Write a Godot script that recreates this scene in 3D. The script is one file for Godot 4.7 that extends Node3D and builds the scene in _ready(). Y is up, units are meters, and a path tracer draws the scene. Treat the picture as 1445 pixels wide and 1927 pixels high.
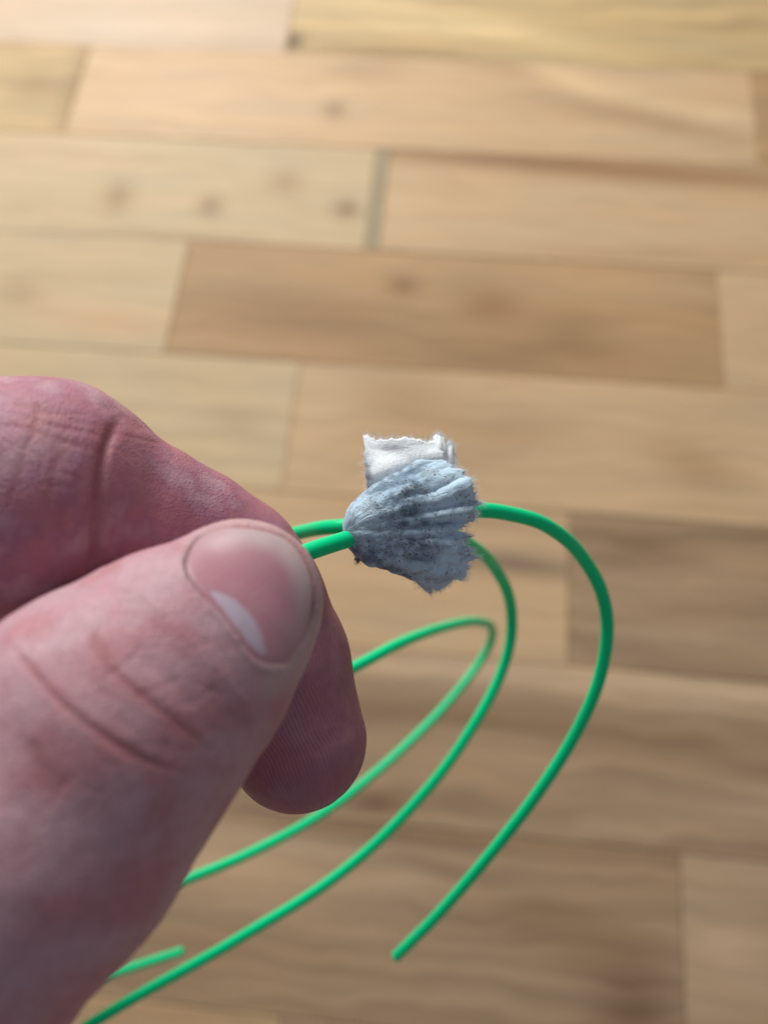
extends Node3D
# A close-up: a left hand pinches a green plastic line that is threaded through a grubby scrap of
# non-woven cloth, a short way above an oiled strip-parquet floor. Metres, y up; the hand, the cloth
# and the lines are modelled in millimetres in a frame of their own, whose origin lies at the pinch.

const ROW := 0.075                       # width of one parquet strip
const MM := 0.001
var held := Transform3D()                # frame of the things held above the floor
var rng := RandomNumberGenerator.new()
var taken := {}
var smudge := FastNoiseLite.new()


# ---------------------------------------------------------------- naming
func numbered(called: String) -> String:
	var n: int = taken.get(called, -1) + 1
	taken[called] = n
	return called if n == 0 else "%s_%03d" % [called, n]


func tag(o: Node3D, label: String, category: String, kind := "", group := "") -> void:
	if label:
		o.set_meta("label", label)
	if category:
		o.set_meta("category", category)
	if kind:
		o.set_meta("kind", kind)
	if group:
		o.set_meta("group", group)


func thing(called: String, where: Transform3D) -> Node3D:
	var o := Node3D.new()
	o.name = numbered(called)
	add_child(o)
	o.transform = where
	return o


func part(called: String, mesh: Mesh, mat: Material, parent: Node3D) -> MeshInstance3D:
	var o := MeshInstance3D.new()
	o.name = called
	o.mesh = mesh
	if mat:
		o.material_override = mat
	parent.add_child(o, true)
	return o


# ---------------------------------------------------------------- scene
func _ready() -> void:
	rng.seed = 4711
	# camera: a phone held over the floor, looking 69 degrees down
	var cam := Camera3D.new()
	cam.name = "camera"
	var look := Basis(Vector3(0.9952743, -0.0306717, -0.0921321), Vector3(-0.0750517, 0.3590556, -0.9302937), Vector3(0.0616142, 0.9328120, 0.3550568)).orthonormalized()
	cam.transform = Transform3D(look, Vector3(0.0, 4.8925 * ROW, 6.9573 * ROW))
	var lens := CameraAttributesPhysical.new()
	lens.frustum_focal_length = 18.682
	lens.frustum_near = 0.01
	lens.frustum_far = 20.0
	lens.frustum_focus_distance = 0.091
	lens.exposure_aperture = 9.0
	cam.attributes = lens
	add_child(cam)
	cam.fov = 65.43
	held = Transform3D(look, cam.position - look.z * 0.09)

	# a weak grey room around, and one big window beyond the top left of the picture
	var env := Environment.new()
	env.background_mode = Environment.BG_COLOR
	env.background_color = Color(0.95, 0.95, 1.0)
	env.background_energy_multiplier = 0.19
	env.tonemap_mode = Environment.TONE_MAPPER_LINEAR
	env.tonemap_exposure = 1.09
	env.sdfgi_enabled = true
	env.ssao_enabled = true
	env.ssil_enabled = true
	var around := WorldEnvironment.new()
	around.name = "room_light"
	around.environment = env
	add_child(around)

	var window := AreaLight3D.new()
	window.name = "window_light"
	window.area_size = Vector2(0.9, 0.8)
	window.area_normalize_energy = true
	window.light_energy = 2.7
	window.light_color = Color(1.0, 0.985, 0.96)
	window.area_range = 8.0
	window.shadow_enabled = true
	add_child(window)
	window.look_at_from_position(Vector3(-0.54, 0.86, -0.66), Vector3(0.0, 0.12, 0.2))

	smudge.seed = 3
	smudge.frequency = 0.75
	smudge.fractal_octaves = 3
	build_floor()
	build_hand()
	build_lines()
	build_cloth()


# ---------------------------------------------------------------- floor
# one picture of wood per plank: streaks along the grain, fine fibres, and blots (knots, dark heartwood, pale sapwood)
func wood(seed_: int, u0: float, u1: float, tone: Color, figure: float, blots: Array) -> ImageTexture:
	var w := int(clampf((u1 - u0) * 64.0, 24.0, 360.0))
	var h := 96
	var broad := FastNoiseLite.new()
	broad.seed = seed_
	broad.frequency = 1.0
	broad.fractal_octaves = 3
	var fine := FastNoiseLite.new()
	fine.seed = seed_ + 77
	fine.frequency = 1.0
	fine.fractal_octaves = 2
	var im := Image.create(w, h, false, Image.FORMAT_RGB8)
	for j in h:
		var v := (j + 0.5) / h
		for i in w:
			var u := u0 + (u1 - u0) * (i + 0.5) / w
			var bend := 0.09 * broad.get_noise_2d(u * 0.9, v * 1.2 + 40.0)
			var a := broad.get_noise_2d(u * 0.35, (v + bend) * 6.5)
			var b := fine.get_noise_2d(u * 1.6, (v + bend) * 34.0)
			var k := 1.0 + figure * a * 0.62 + b * 0.10
			var red := 1.0 + 0.05 * broad.get_noise_2d(u * 0.6 + 9.0, v * 3.0)
			var c := Vector3(tone.r * k * red, tone.g * k, tone.b * k * (2.0 - red))
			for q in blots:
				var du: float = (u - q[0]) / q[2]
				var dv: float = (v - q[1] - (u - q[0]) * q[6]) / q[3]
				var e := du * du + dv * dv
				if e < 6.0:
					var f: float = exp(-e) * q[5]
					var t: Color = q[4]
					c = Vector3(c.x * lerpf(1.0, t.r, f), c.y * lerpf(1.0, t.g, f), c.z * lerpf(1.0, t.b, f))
			im.set_pixel(i, j, Color(clampf(c.x, 0, 1), clampf(c.y, 0, 1), clampf(c.z, 0, 1)).linear_to_srgb())
	return ImageTexture.create_from_image(im)


func wood_material(tex: Texture2D, shine: float) -> StandardMaterial3D:
	var m := StandardMaterial3D.new()
	m.resource_name = "oiled wood"
	m.albedo_texture = tex
	m.texture_repeat = false
	m.roughness = shine
	m.metallic_specular = 0.3
	return m


# a strip of wood with eased upper edges; top at y = lift
func plank_mesh(u0: float, u1: float, z0: float, z1: float, lift: float) -> ArrayMesh:
	var st := SurfaceTool.new()
	st.begin(Mesh.PRIMITIVE_TRIANGLES)
	var g := 0.00018                      # half of the joint
	var e := 0.0004                       # eased edge
	var x := [u0 * ROW + g, u0 * ROW + g + e, u1 * ROW - g - e, u1 * ROW - g]
	var z := [z0 * ROW + g, z0 * ROW + g + e, z1 * ROW - g - e, z1 * ROW - g]
	var rings := []
	rings.append([Vector3(x[0], -0.014, z[0]), Vector3(x[3], -0.014, z[0]), Vector3(x[3], -0.014, z[3]), Vector3(x[0], -0.014, z[3])])
	rings.append([Vector3(x[0], lift - e * 0.7, z[0]), Vector3(x[3], lift - e * 0.7, z[0]), Vector3(x[3], lift - e * 0.7, z[3]), Vector3(x[0], lift - e * 0.7, z[3])])
	rings.append([Vector3(x[1], lift, z[1]), Vector3(x[2], lift, z[1]), Vector3(x[2], lift, z[2]), Vector3(x[1], lift, z[2])])
	var put := func(p: Vector3, n: Vector3) -> void:
		st.set_normal(n)
		st.set_uv(Vector2((p.x - x[0]) / (x[3] - x[0]), (p.z - z[0]) / (z[3] - z[0])))
		st.add_vertex(p)
	for r in 2:
		for k in 4:
			var a: Vector3 = rings[r][k]
			var b: Vector3 = rings[r][(k + 1) % 4]
			var c: Vector3 = rings[r + 1][(k + 1) % 4]
			var d: Vector3 = rings[r + 1][k]
			var n := (c - a).cross(d - b).normalized()
			var mid := (a + b + c + d) / 4.0 - Vector3((x[0] + x[3]) / 2, -0.02, (z[0] + z[3]) / 2)
			if n.dot(mid) < 0.0:
				n = -n
			for p in [a, b, c, a, c, d]:
				put.call(p, n)
	for p in [rings[2][0], rings[2][1], rings[2][2], rings[2][0], rings[2][2], rings[2][3]]:
		put.call(p, Vector3.UP)
	return st.commit()


func build_floor() -> void:
	var fl := Node3D.new()
	fl.name = "floor"
	add_child(fl)
	tag(fl, "floor of pale and brown oiled wood strips laid end to end", "", "structure")
	var under := StandardMaterial3D.new()
	under.albedo_color = Color(0.24, 0.18, 0.13)
	under.roughness = 0.95
	var bed := BoxMesh.new()
	bed.size = Vector3(26.0 * ROW, 0.01, 22.0 * ROW)
	part("subfloor", bed, under, fl).position = Vector3(0, -0.0195, 4.0 * ROW)

	var pale := Color(0.53, 0.405, 0.248)
	var pink := Color(0.535, 0.41, 0.29)
	var peach := Color(0.54, 0.38, 0.222)
	var gold := Color(0.47, 0.345, 0.178)
	var brown := Color(0.405, 0.26, 0.135)
	var dusk := Color(0.348, 0.24, 0.147)
	var grey := Color(0.34, 0.275, 0.175)
	var knot := Color(0.5, 0.42, 0.38)
	var dark := Color(0.62, 0.54, 0.48)
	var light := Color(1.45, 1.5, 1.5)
	# row, from, to (in strip widths), tone, figure, blots [u, v, ru, rv, tint, strength, slope]
	var laid := [
		[-1, -5.2, -0.9, pale, 0.3, []], [-1, -0.9, 3.6, gold, 0.5, []],
		[0, -5.6, -1.55, pink, 0.22, [[-2.9, 0.75, 0.9, 0.16, Color(1.08, 1.1, 1.14), 0.9, 0.0]]],
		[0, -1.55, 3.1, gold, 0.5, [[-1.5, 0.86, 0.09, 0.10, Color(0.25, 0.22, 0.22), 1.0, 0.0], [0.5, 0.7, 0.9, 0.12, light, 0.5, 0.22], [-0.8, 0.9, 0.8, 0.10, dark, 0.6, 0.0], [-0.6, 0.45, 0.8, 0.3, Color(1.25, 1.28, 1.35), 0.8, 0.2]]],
		[1, -6.0, -3.24, gold, 0.35, [[-3.6, 0.5, 0.25, 0.2, dark, 0.6, 0.0], [-3.24, 0.4, 0.12, 0.8, dark, 0.7, 0.0]]],
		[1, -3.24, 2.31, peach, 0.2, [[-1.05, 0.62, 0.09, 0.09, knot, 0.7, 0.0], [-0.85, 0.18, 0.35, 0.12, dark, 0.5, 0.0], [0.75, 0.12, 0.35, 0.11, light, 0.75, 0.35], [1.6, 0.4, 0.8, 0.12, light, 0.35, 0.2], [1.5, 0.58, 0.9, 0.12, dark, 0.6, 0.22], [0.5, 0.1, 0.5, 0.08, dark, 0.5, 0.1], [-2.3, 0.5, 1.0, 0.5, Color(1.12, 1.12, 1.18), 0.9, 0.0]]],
		[1, 2.31, 6.4, brown, 0.3, []],
		[2, -5.4, -0.665, pale, 0.2, [[-2.65, 0.62, 0.12, 0.15, dark, 0.8, 0.0], [-1.9, 0.66, 0.10, 0.10, knot, 0.75, 0.0], [-1.35, 0.38, 0.16, 0.12, dark, 0.6, 0.0], [-0.84, 0.62, 0.11, 0.10, knot, 0.85, 0.0], [-2.2, 0.95, 0.7, 0.07, dark, 0.35, 0.0]]],
		[2, -0.665, -0.56, grey, 0.1, []],
		[2, -0.56, 3.8, peach, 0.16, [[1.2, 0.10, 2.6, 0.13, dark, 1.0, 0.03], [0.4, 0.06, 1.1, 0.06, dark, 0.5, 0.02], [1.3, 0.9, 1.2, 0.06, dark, 0.4, 0.0]]],
		[3, -6.2, -2.01, pale, 0.2, [[-3.2, 0.55, 0.2, 0.16, dark, 0.4, 0.0], [-2.4, 0.8, 0.5, 0.12, Color(1.05, 0.92, 0.85), 0.8, 0.0]]],
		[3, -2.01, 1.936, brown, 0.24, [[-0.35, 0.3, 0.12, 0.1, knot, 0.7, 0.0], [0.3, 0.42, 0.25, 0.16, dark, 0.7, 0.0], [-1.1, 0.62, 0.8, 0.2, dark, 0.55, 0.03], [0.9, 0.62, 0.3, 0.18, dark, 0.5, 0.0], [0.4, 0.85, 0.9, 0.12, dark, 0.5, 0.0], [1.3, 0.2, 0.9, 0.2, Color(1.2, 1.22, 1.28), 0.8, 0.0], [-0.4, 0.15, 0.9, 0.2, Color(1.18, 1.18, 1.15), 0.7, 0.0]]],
		[3, 1.936, 6.0, peach, 0.2, []],
		[4, -5.0, -1.02, pale, 0.22, [[-1.4, 0.5, 0.2, 0.1, dark, 0.4, 0.0]]],
		[4, -1.02, 3.3, peach, 0.22, [[0.0, 0.5, 0.5, 0.35, dark, 0.35, 0.0], [1.7, 0.6, 0.3, 0.2, dark, 0.5, 0.25], [0.6, 0.45, 0.35, 0.2, dark, 0.35, -0.1], [-0.3, 0.2, 0.3, 0.2, dark, 0.35, 0.0]]],
		[5, -3.4, 0.885, peach, 0.2, [[0.55, 0.38, 0.5, 0.08, Color(0.45, 0.44, 0.5), 0.95, 0.05], [0.3, 0.1, 0.9, 0.1, dark, 0.4, 0.0]]],
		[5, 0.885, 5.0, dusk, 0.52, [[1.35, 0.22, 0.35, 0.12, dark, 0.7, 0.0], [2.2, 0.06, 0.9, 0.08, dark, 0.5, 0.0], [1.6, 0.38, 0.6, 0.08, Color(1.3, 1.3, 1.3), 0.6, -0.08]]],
		[6, -5.2, -1.45, brown, 0.3, []],
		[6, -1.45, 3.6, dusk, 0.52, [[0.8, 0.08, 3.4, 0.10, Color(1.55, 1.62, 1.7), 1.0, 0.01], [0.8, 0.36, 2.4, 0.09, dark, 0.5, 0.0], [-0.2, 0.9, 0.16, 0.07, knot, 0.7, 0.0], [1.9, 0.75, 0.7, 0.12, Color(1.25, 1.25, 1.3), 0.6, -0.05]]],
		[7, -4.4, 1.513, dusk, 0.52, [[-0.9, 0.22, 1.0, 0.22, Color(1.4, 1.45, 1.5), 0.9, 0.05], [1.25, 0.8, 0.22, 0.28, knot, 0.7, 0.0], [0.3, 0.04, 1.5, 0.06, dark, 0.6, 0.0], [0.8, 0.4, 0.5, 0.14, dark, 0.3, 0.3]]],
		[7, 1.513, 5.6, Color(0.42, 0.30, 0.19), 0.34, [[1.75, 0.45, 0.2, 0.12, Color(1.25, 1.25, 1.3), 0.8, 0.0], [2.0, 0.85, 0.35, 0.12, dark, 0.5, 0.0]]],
		[8, -5.0, -0.6, peach, 0.3, [[-1.3, 0.05, 0.8, 0.1, dark, 0.5, 0.0]]], [8, -0.6, 3.9, dusk, 0.3, []],
	]
	var seeds := 11
	for q in laid:
		seeds += 13
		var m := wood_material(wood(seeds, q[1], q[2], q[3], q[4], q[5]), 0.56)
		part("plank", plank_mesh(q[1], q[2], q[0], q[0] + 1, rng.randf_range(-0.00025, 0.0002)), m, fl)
	# the same floor goes on around what the picture shows, in a few woods used again and again
	var usual := []
	for tone in [pale, peach, brown, gold, dusk, pink]:
		seeds += 13
		usual.append(wood_material(wood(seeds, 0.0, 4.2, tone, 0.32, []), 0.56))
	for row in range(-6, 14):
		var from := -12.5
		var until := 12.5
		var left_end := 12.5
		var right_end := -12.5
		for q in laid:
			if q[0] == row:
				left_end = minf(left_end, q[1])
				right_end = maxf(right_end, q[2])
		var spans := [[from, until]] if left_end > right_end else [[from, left_end], [right_end, until]]
		for s in spans:
			var u: float = s[0]
			while u < s[1] - 0.01:
				var e: float = u + rng.randf_range(3.2, 5.2)
				if e > s[1] - 1.2:
					e = s[1]
				part("plank", plank_mesh(u, e, row, row + 1, rng.randf_range(-0.00025, 0.0002)), usual[rng.randi() % usual.size()], fl)
				u = e


# ---------------------------------------------------------------- the hand
# a chain of tapered capsules; flat presses it thinner along one direction
class Chain:
	var a: PackedVector3Array
	var r: PackedFloat32Array
	var press: PackedFloat32Array
	var flat := Vector3.ZERO
	var soft := 1.6

	func _init(points: Array, radii: Array, softness := 1.6) -> void:
		a = PackedVector3Array(points)
		r = PackedFloat32Array(radii)
		soft = softness

	func at(p: Vector3) -> float:
		var best := 1000.0
		for i in a.size() - 1:
			var o := a[i]
			var ba := a[i + 1] - o
			var pa := p - o
			var h := clampf(pa.dot(ba) / ba.length_squared(), 0.0, 1.0)
			var q := pa - ba * h
			if press.size():
				q += flat * (q.dot(flat) * (lerpf(press[i], press[i + 1], h) - 1.0))
			var d := q.length() - lerpf(r[i], r[i + 1], h)
			var k := soft - absf(best - d)
			best = minf(best, d)
			if k > 0.0:
				best -= k * k / soft * 0.25
		return best

	func along(p: Vector3) -> Vector2:       # (millimetres along the chain, nearest segment + fraction)
		var best := 1000.0
		var run := 0.0
		var out := Vector2.ZERO
		for i in a.size() - 1:
			var ba := a[i + 1] - a[i]
			var h := clampf((p - a[i]).dot(ba) / ba.length_squared(), 0.0, 1.0)
			var d := (p - a[i] - ba * h).length() - lerpf(r[i], r[i + 1], h)
			if d < best:
				best = d
				out = Vector2(run + ba.length() * h, i + h)
			run += ba.length()
		return out


var thumb: Chain
var index: Chain
var curled := []
var palm := []


func smin(x: float, y: float, k: float) -> float:
	var h := maxf(k - absf(x - y), 0.0)
	return minf(x, y) - h * h / k * 0.25


func hand_field(p: Vector3) -> float:
	var t := thumb.at(p)
	var i := index.at(p)
	if p.x > -44.0:
		var f := minf(t, i)
		for c in curled:
			f = minf(f, c.at(p))
		return f
	var m := 1000.0
	for c in palm:
		m = smin(m, c.at(p), 9.0)
	var best := minf(smin(t, m, 10.0), smin(i, m, 8.0))
	for c in curled:
		best = minf(best, smin(c.at(p), m, 6.0))
	return best


# surface nets over a box of the field: appends vertices and triangles
func nets(lo: Vector3, n: Vector3i, cell: float, shrink: float, skip: AABB, verts: PackedVector3Array, tris: PackedInt32Array) -> void:
	var sy := n.x + 1
	var sz := sy * (n.y + 1)
	var val := PackedFloat32Array()
	val.resize(sz * (n.z + 1))
	val.fill(9999.0)
	var cells := PackedInt32Array()
	var B := 4
	for bz in range(0, n.z, B):
		for by in range(0, n.y, B):
			for bx in range(0, n.x, B):
				var c := lo + (Vector3(bx, by, bz) + Vector3.ONE * B * 0.5) * cell
				if skip.has_point(c):
					continue
				if absf(hand_field(c)) > B * cell * 0.87 + 2.5 * cell:
					continue
				for z in range(bz, mini(bz + B, n.z) + 1):
					for y in range(by, mini(by + B, n.y) + 1):
						for x in range(bx, mini(bx + B, n.x) + 1):
							var w := x + y * sy + z * sz
							if val[w] > 9998.0:
								val[w] = hand_field(lo + Vector3(x, y, z) * cell) + shrink
				for z in range(bz, mini(bz + B, n.z)):
					for y in range(by, mini(by + B, n.y)):
						for x in range(bx, mini(bx + B, n.x)):
							cells.append(x + y * sy + z * sz)
	var corner := [0, 1, sy, sy + 1, sz, sz + 1, sz + sy, sz + sy + 1]
	var edges := [[0, 1], [2, 3], [4, 5], [6, 7], [0, 2], [1, 3], [4, 6], [5, 7], [0, 4], [1, 5], [2, 6], [3, 7]]
	var of_cell := {}
	for w in cells:
		var inside := 0
		for k in 8:
			if val[w + corner[k]] < 0.0:
				inside += 1
		if inside == 0 or inside == 8:
			continue
		var sum := Vector3.ZERO
		var count := 0
		for e in edges:
			var va := val[w + corner[e[0]]]
			var vb := val[w + corner[e[1]]]
			if (va < 0.0) != (vb < 0.0):
				var f := va / (va - vb)
				var pa := Vector3(e[0] & 1, (e[0] >> 1) & 1, e[0] >> 2)
				var pb := Vector3(e[1] & 1, (e[1] >> 1) & 1, e[1] >> 2)
				sum += pa.lerp(pb, f)
				count += 1
		var base := Vector3(w % sy, (w / sy) % (n.y + 1), w / sz)
		of_cell[w] = verts.size()
		verts.append(lo + (base + sum / count) * cell)
	for w in of_cell:
		for axis in 3:
			var step: int = [1, sy, sz][axis]
			var s1: int = [sy, sz, 1][axis]
			var s2: int = [sz, 1, sy][axis]
			var va := val[w]
			var vb := val[w + step]
			if (va < 0.0) == (vb < 0.0):
				continue
			if not (of_cell.has(w - s1) and of_cell.has(w - s2) and of_cell.has(w - s1 - s2)):
				continue
			var q := [of_cell[w], of_cell[w - s1], of_cell[w - s1 - s2], of_cell[w - s2]]
			if va < 0.0:
				tris.append_array(PackedInt32Array([q[0], q[2], q[1], q[0], q[3], q[2]]))
			else:
				tris.append_array(PackedInt32Array([q[0], q[1], q[2], q[0], q[2], q[3]]))


func mesh_normals(verts: PackedVector3Array, tris: PackedInt32Array) -> PackedVector3Array:
	var out := PackedVector3Array()
	out.resize(verts.size())
	for t in range(0, tris.size(), 3):
		var a := verts[tris[t]]
		var n := (verts[tris[t + 2]] - a).cross(verts[tris[t + 1]] - a)
		out[tris[t]] += n
		out[tris[t + 1]] += n
		out[tris[t + 2]] += n
	for k in out.size():
		out[k] = out[k].normalized()
	return out


# every triangle into four; new vertices are set onto the field
func finer(verts: PackedVector3Array, tris: PackedInt32Array) -> PackedInt32Array:
	var normal := mesh_normals(verts, tris)
	var mid := {}
	var out := PackedInt32Array()
	var m := [0, 0, 0]
	for t in range(0, tris.size(), 3):
		for k in 3:
			var a := tris[t + k]
			var b := tris[t + (k + 1) % 3]
			var key := mini(a, b) * 1048576 + maxi(a, b)
			var at: int = mid.get(key, -1)
			if at < 0:
				var p := (verts[a] + verts[b]) * 0.5
				var nn := (normal[a] + normal[b]).normalized()
				p -= nn * clampf(hand_field(p), -0.3, 0.3) * 0.85
				at = verts.size()
				verts.append(p)
				mid[key] = at
			m[k] = at
		out.append_array(PackedInt32Array([tris[t], m[0], m[2], m[0], tris[t + 1], m[1], m[2], m[1], tris[t + 2], m[0], m[1], m[2]]))
	return out


func near_line(p: Vector3, line: PackedVector3Array) -> Vector2:   # (distance across the hand frame's xy plane, run 0..1)
	var best := 1e6
	var run := 0.0
	for i in line.size() - 1:
		var a := Vector2(line[i].x, line[i].y)
		var ba := Vector2(line[i + 1].x, line[i + 1].y) - a
		var pa := Vector2(p.x, p.y) - a
		var h := clampf(pa.dot(ba) / ba.length_squared(), 0.0, 1.0)
		var d := (pa - ba * h).length_squared()
		if d < best:
			best = d
			run = (i + h) / (line.size() - 1)
	return Vector2(sqrt(best), run)


# outline of the thumbnail about its middle, seen square on: distance for 24 directions, counted from +x towards +y
const NAIL_MIDDLE := Vector2(-11.98, -7.43)
var nail_edge := PackedFloat32Array([5.36, 5.28, 5.27, 5.37, 5.53, 5.60, 5.77, 6.13, 6.66, 6.98, 5.85, 3.66, 2.62, 2.17, 1.97, 1.94, 2.06, 2.38, 3.05, 5.16, 6.73, 6.35, 5.83, 5.49])


func nail_rho(p: Vector3) -> Vector2:         # (0 in the middle .. 1 on the outline, direction 0..24)
	var q := Vector2(p.x, p.y) - NAIL_MIDDLE
	var w := fposmod(q.angle() / TAU * 24.0, 24.0)
	var i := int(w) % 24
	return Vector2(q.length() / lerpf(nail_edge[i], nail_edge[(i + 1) % 24], w - int(w)), w)


# where grime sits in the nail fold: the left corner and, thinly, the right side
func dirt_here(w: float) -> float:
	return 1.2 * exp(-pow((w - 9.9) / 1.1, 2.0)) + 0.7 * exp(-pow((fposmod(w + 3.0, 24.0) - 2.0) / 1.7, 2.0)) + 0.02


func build_hand() -> void:
	thumb = Chain.new([Vector3(-71.82, -80.44, 6.00), Vector3(-39.27, -36.81, 24.00), Vector3(-29.58, -27.04, 22.00), Vector3(-24.15, -18.74, 20.00), Vector3(-18.25, -13.27, 17.50), Vector3(-14.53, -9.72, 15.00), Vector3(-13.35, -8.03, 14.00)], [17.0, 13.7, 12.7, 12.4, 10.45, 7.95, 7.3], 2.0)
	thumb.flat = Vector3(0.16, 0.26, 0.95).normalized()
	thumb.press = PackedFloat32Array([1.0, 1.0, 1.05, 1.08, 1.2, 1.32, 1.36])
	index = Chain.new([Vector3(-83.57, -5.31, -2.00), Vector3(-52.89, 2.21, 4.00), Vector3(-35.42, 1.04, 6.00), Vector3(-28.07, -2.26, 2.00), Vector3(-23.27, -4.76, -1.00), Vector3(-19.13, -7.72, -3.00), Vector3(-16.70, -11.19, -4.00), Vector3(-13.52, -18.27, -5.00), Vector3(-10.29, -27.27, -5.00)], [14.0, 13.0, 12.8, 10.4, 10.0, 9.9, 9.7, 9.4, 8.2], 1.2)
	curled = [
		Chain.new([Vector3(-105.78, -8.54, -20.00), Vector3(-63.47, -3.50, -23.00), Vector3(-52.12, -25.68, -28.00), Vector3(-65.15, -38.57, -22.00)], [13.0, 11.0, 9.5, 8.0]),
		Chain.new([Vector3(-124.80, -15.91, -38.00), Vector3(-76.78, -13.77, -42.00), Vector3(-63.69, -39.58, -46.00), Vector3(-78.72, -50.90, -38.00)], [12.0, 10.5, 9.0, 7.6]),
		Chain.new([Vector3(-139.44, -27.70, -55.00), Vector3(-97.25, -30.65, -60.00), Vector3(-80.25, -53.65, -60.00), Vector3(-93.01, -64.04, -52.00)], [11.0, 9.0, 7.8, 6.8]),
	]
	palm = [
		Chain.new([Vector3(-83.57, -5.31, -2.00), Vector3(-105.56, -96.13, -14.00)], [13.0, 17.0]),
		Chain.new([Vector3(-105.78, -8.54, -20.00), Vector3(-113.68, -103.53, -22.00)], [13.0, 18.0]),
		Chain.new([Vector3(-124.80, -15.91, -38.00), Vector3(-121.80, -110.92, -30.00)], [12.5, 18.0]),
		Chain.new([Vector3(-139.44, -27.70, -55.00), Vector3(-126.51, -118.31, -38.00)], [12.0, 17.0]),
		Chain.new([Vector3(-69.58, -81.56, 6.00), Vector3(-113.68, -103.53, -22.00)], [17.0, 20.0]),
		Chain.new([Vector3(-113.68, -103.53, -22.00), Vector3(-135.50, -286.07, -28.00)], [22.0, 33.0]),
	]
	var verts := PackedVector3Array()
	var tris := PackedInt32Array()
	nets(Vector3(-58, -58, -24), Vector3i(76, 86, 66), 1.0, 0.0, AABB(), verts, tris)
	tris = finer(verts, tris)
	tris = finer(verts, tris)
	var normal := mesh_normals(verts, tris)

	# creases: [line, depth, half width, redness]
	var creases := [
		[[Vector3(-29.86, -9.83, 25.50), Vector3(-26.76, -11.84, 28.00), Vector3(-23.70, -14.26, 30.00), Vector3(-20.20, -16.88, 32.00), Vector3(-17.77, -18.68, 33.00), Vector3(-15.40, -20.22, 34.00)], 0.20, 0.26, 1.2],
		[[Vector3(-22.39, -8.48, 29.00), Vector3(-22.45, -9.86, 29.50), Vector3(-20.90, -11.94, 30.00), Vector3(-18.74, -13.82, 30.50), Vector3(-16.62, -15.67, 31.00), Vector3(-15.10, -17.34, 32.00), Vector3(-13.90, -19.11, 32.50)], 0.15, 0.22, 1.2],
		[[Vector3(-26.23, -16.44, 31.50), Vector3(-24.67, -18.58, 31.50), Vector3(-22.72, -20.53, 31.50)], 0.08, 0.6, 0.35],
		[[Vector3(-28.18, -14.29, 31.50), Vector3(-25.84, -17.80, 31.50), Vector3(-23.50, -21.70, 31.50)], 0.12, 0.7, 0.3],
		[[Vector3(-12.58, -15.85, 31.50), Vector3(-11.80, -17.02, 31.50), Vector3(-11.60, -18.19, 31.50)], 0.14, 0.5, 0.3],
		[[Vector3(-19.21, -10.98, 31.50), Vector3(-16.87, -13.12, 31.50), Vector3(-14.72, -15.85, 31.50)], 0.10, 0.5, 0.2],
		[[Vector3(-24.47, -10.20, 31.50), Vector3(-21.55, -13.51, 31.50), Vector3(-18.43, -17.02, 31.50)], 0.12, 0.7, 0.25],
	]
	var finger_creases := [
		[[Vector3(-26.54, 10.38, 9.50), Vector3(-26.42, 7.61, 10.50), Vector3(-26.55, 4.08, 12.00), Vector3(-26.68, 0.68, 14.00), Vector3(-27.19, -3.30, 15.50), Vector3(-28.05, -5.95, 16.50)], 0.42, 0.36, 1.3],
		[[Vector3(-35.64, 10.14, 16.00), Vector3(-32.19, 9.64, 16.00), Vector3(-28.74, 8.46, 16.00), Vector3(-25.53, 8.07, 16.00)], 0.07, 0.32, 0.5],
		[[Vector3(-34.66, 9.15, 16.00), Vector3(-31.20, 8.07, 16.00), Vector3(-27.50, 7.47, 16.00), Vector3(-25.04, 6.68, 16.00)], 0.08, 0.34, 0.6],
		[[Vector3(-35.64, 8.07, 16.00), Vector3(-32.68, 7.67, 16.00), Vector3(-29.23, 6.34, 16.00), Vector3(-26.27, 5.60, 16.00)], 0.06, 0.32, 0.5],
		[[Vector3(-32.68, 10.78, 16.00), Vector3(-31.94, 8.56, 16.00), Vector3(-32.39, 5.60, 16.00), Vector3(-32.68, 0.17, 16.00)], 0.05, 0.35, 0.4],
		[[Vector3(-29.72, 8.07, 16.00), Vector3(-29.82, 4.12, 16.00), Vector3(-30.41, -1.31, 16.00)], 0.04, 0.4, 0.4],
		[[Vector3(-34.66, 5.60, 16.00), Vector3(-34.56, 1.16, 16.00), Vector3(-34.95, -3.77, 16.00)], 0.10, 0.4, 0.2],
		[[Vector3(-28.24, 10.93, 16.00), Vector3(-26.27, 9.55, 16.00), Vector3(-24.54, 8.07, 16.00)], 0.09, 0.4, 0.4],
		[[Vector3(-14.92, 1.65, 16.00), Vector3(-13.94, -1.06, 16.00), Vector3(-14.43, -2.79, 16.00)], 0.08, 0.7, 0.15],
	]
	# many faint lines besides: across the knuckle of the thumb, round the bend of the finger
	for k in 26:
		var o := Vector3(-20.59, -14.17, 32.00) + Vector3(rng.randf_range(-6.0, 7.5), rng.randf_range(-7.5, 5.5), 0)
		var d := Vector3(0.70, -0.71, 0).rotated(Vector3.BACK, rng.randf_range(-0.35, 0.35))
		if k % 4 == 0:
			d = Vector3(0.75, 0.66, 0).rotated(Vector3.BACK, rng.randf_range(-0.4, 0.4))
		var l := rng.randf_range(0.8, 2.6)
		creases.append([[o - d * l, o - d * l * 0.3 + Vector3(rng.randf_range(-0.2, 0.2), 0, 0), o + d * l * 0.4, o + d * l + Vector3(rng.randf_range(-0.3, 0.3), 0, 0)], rng.randf_range(0.02, 0.05), rng.randf_range(0.12, 0.24), 0.3])
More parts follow.
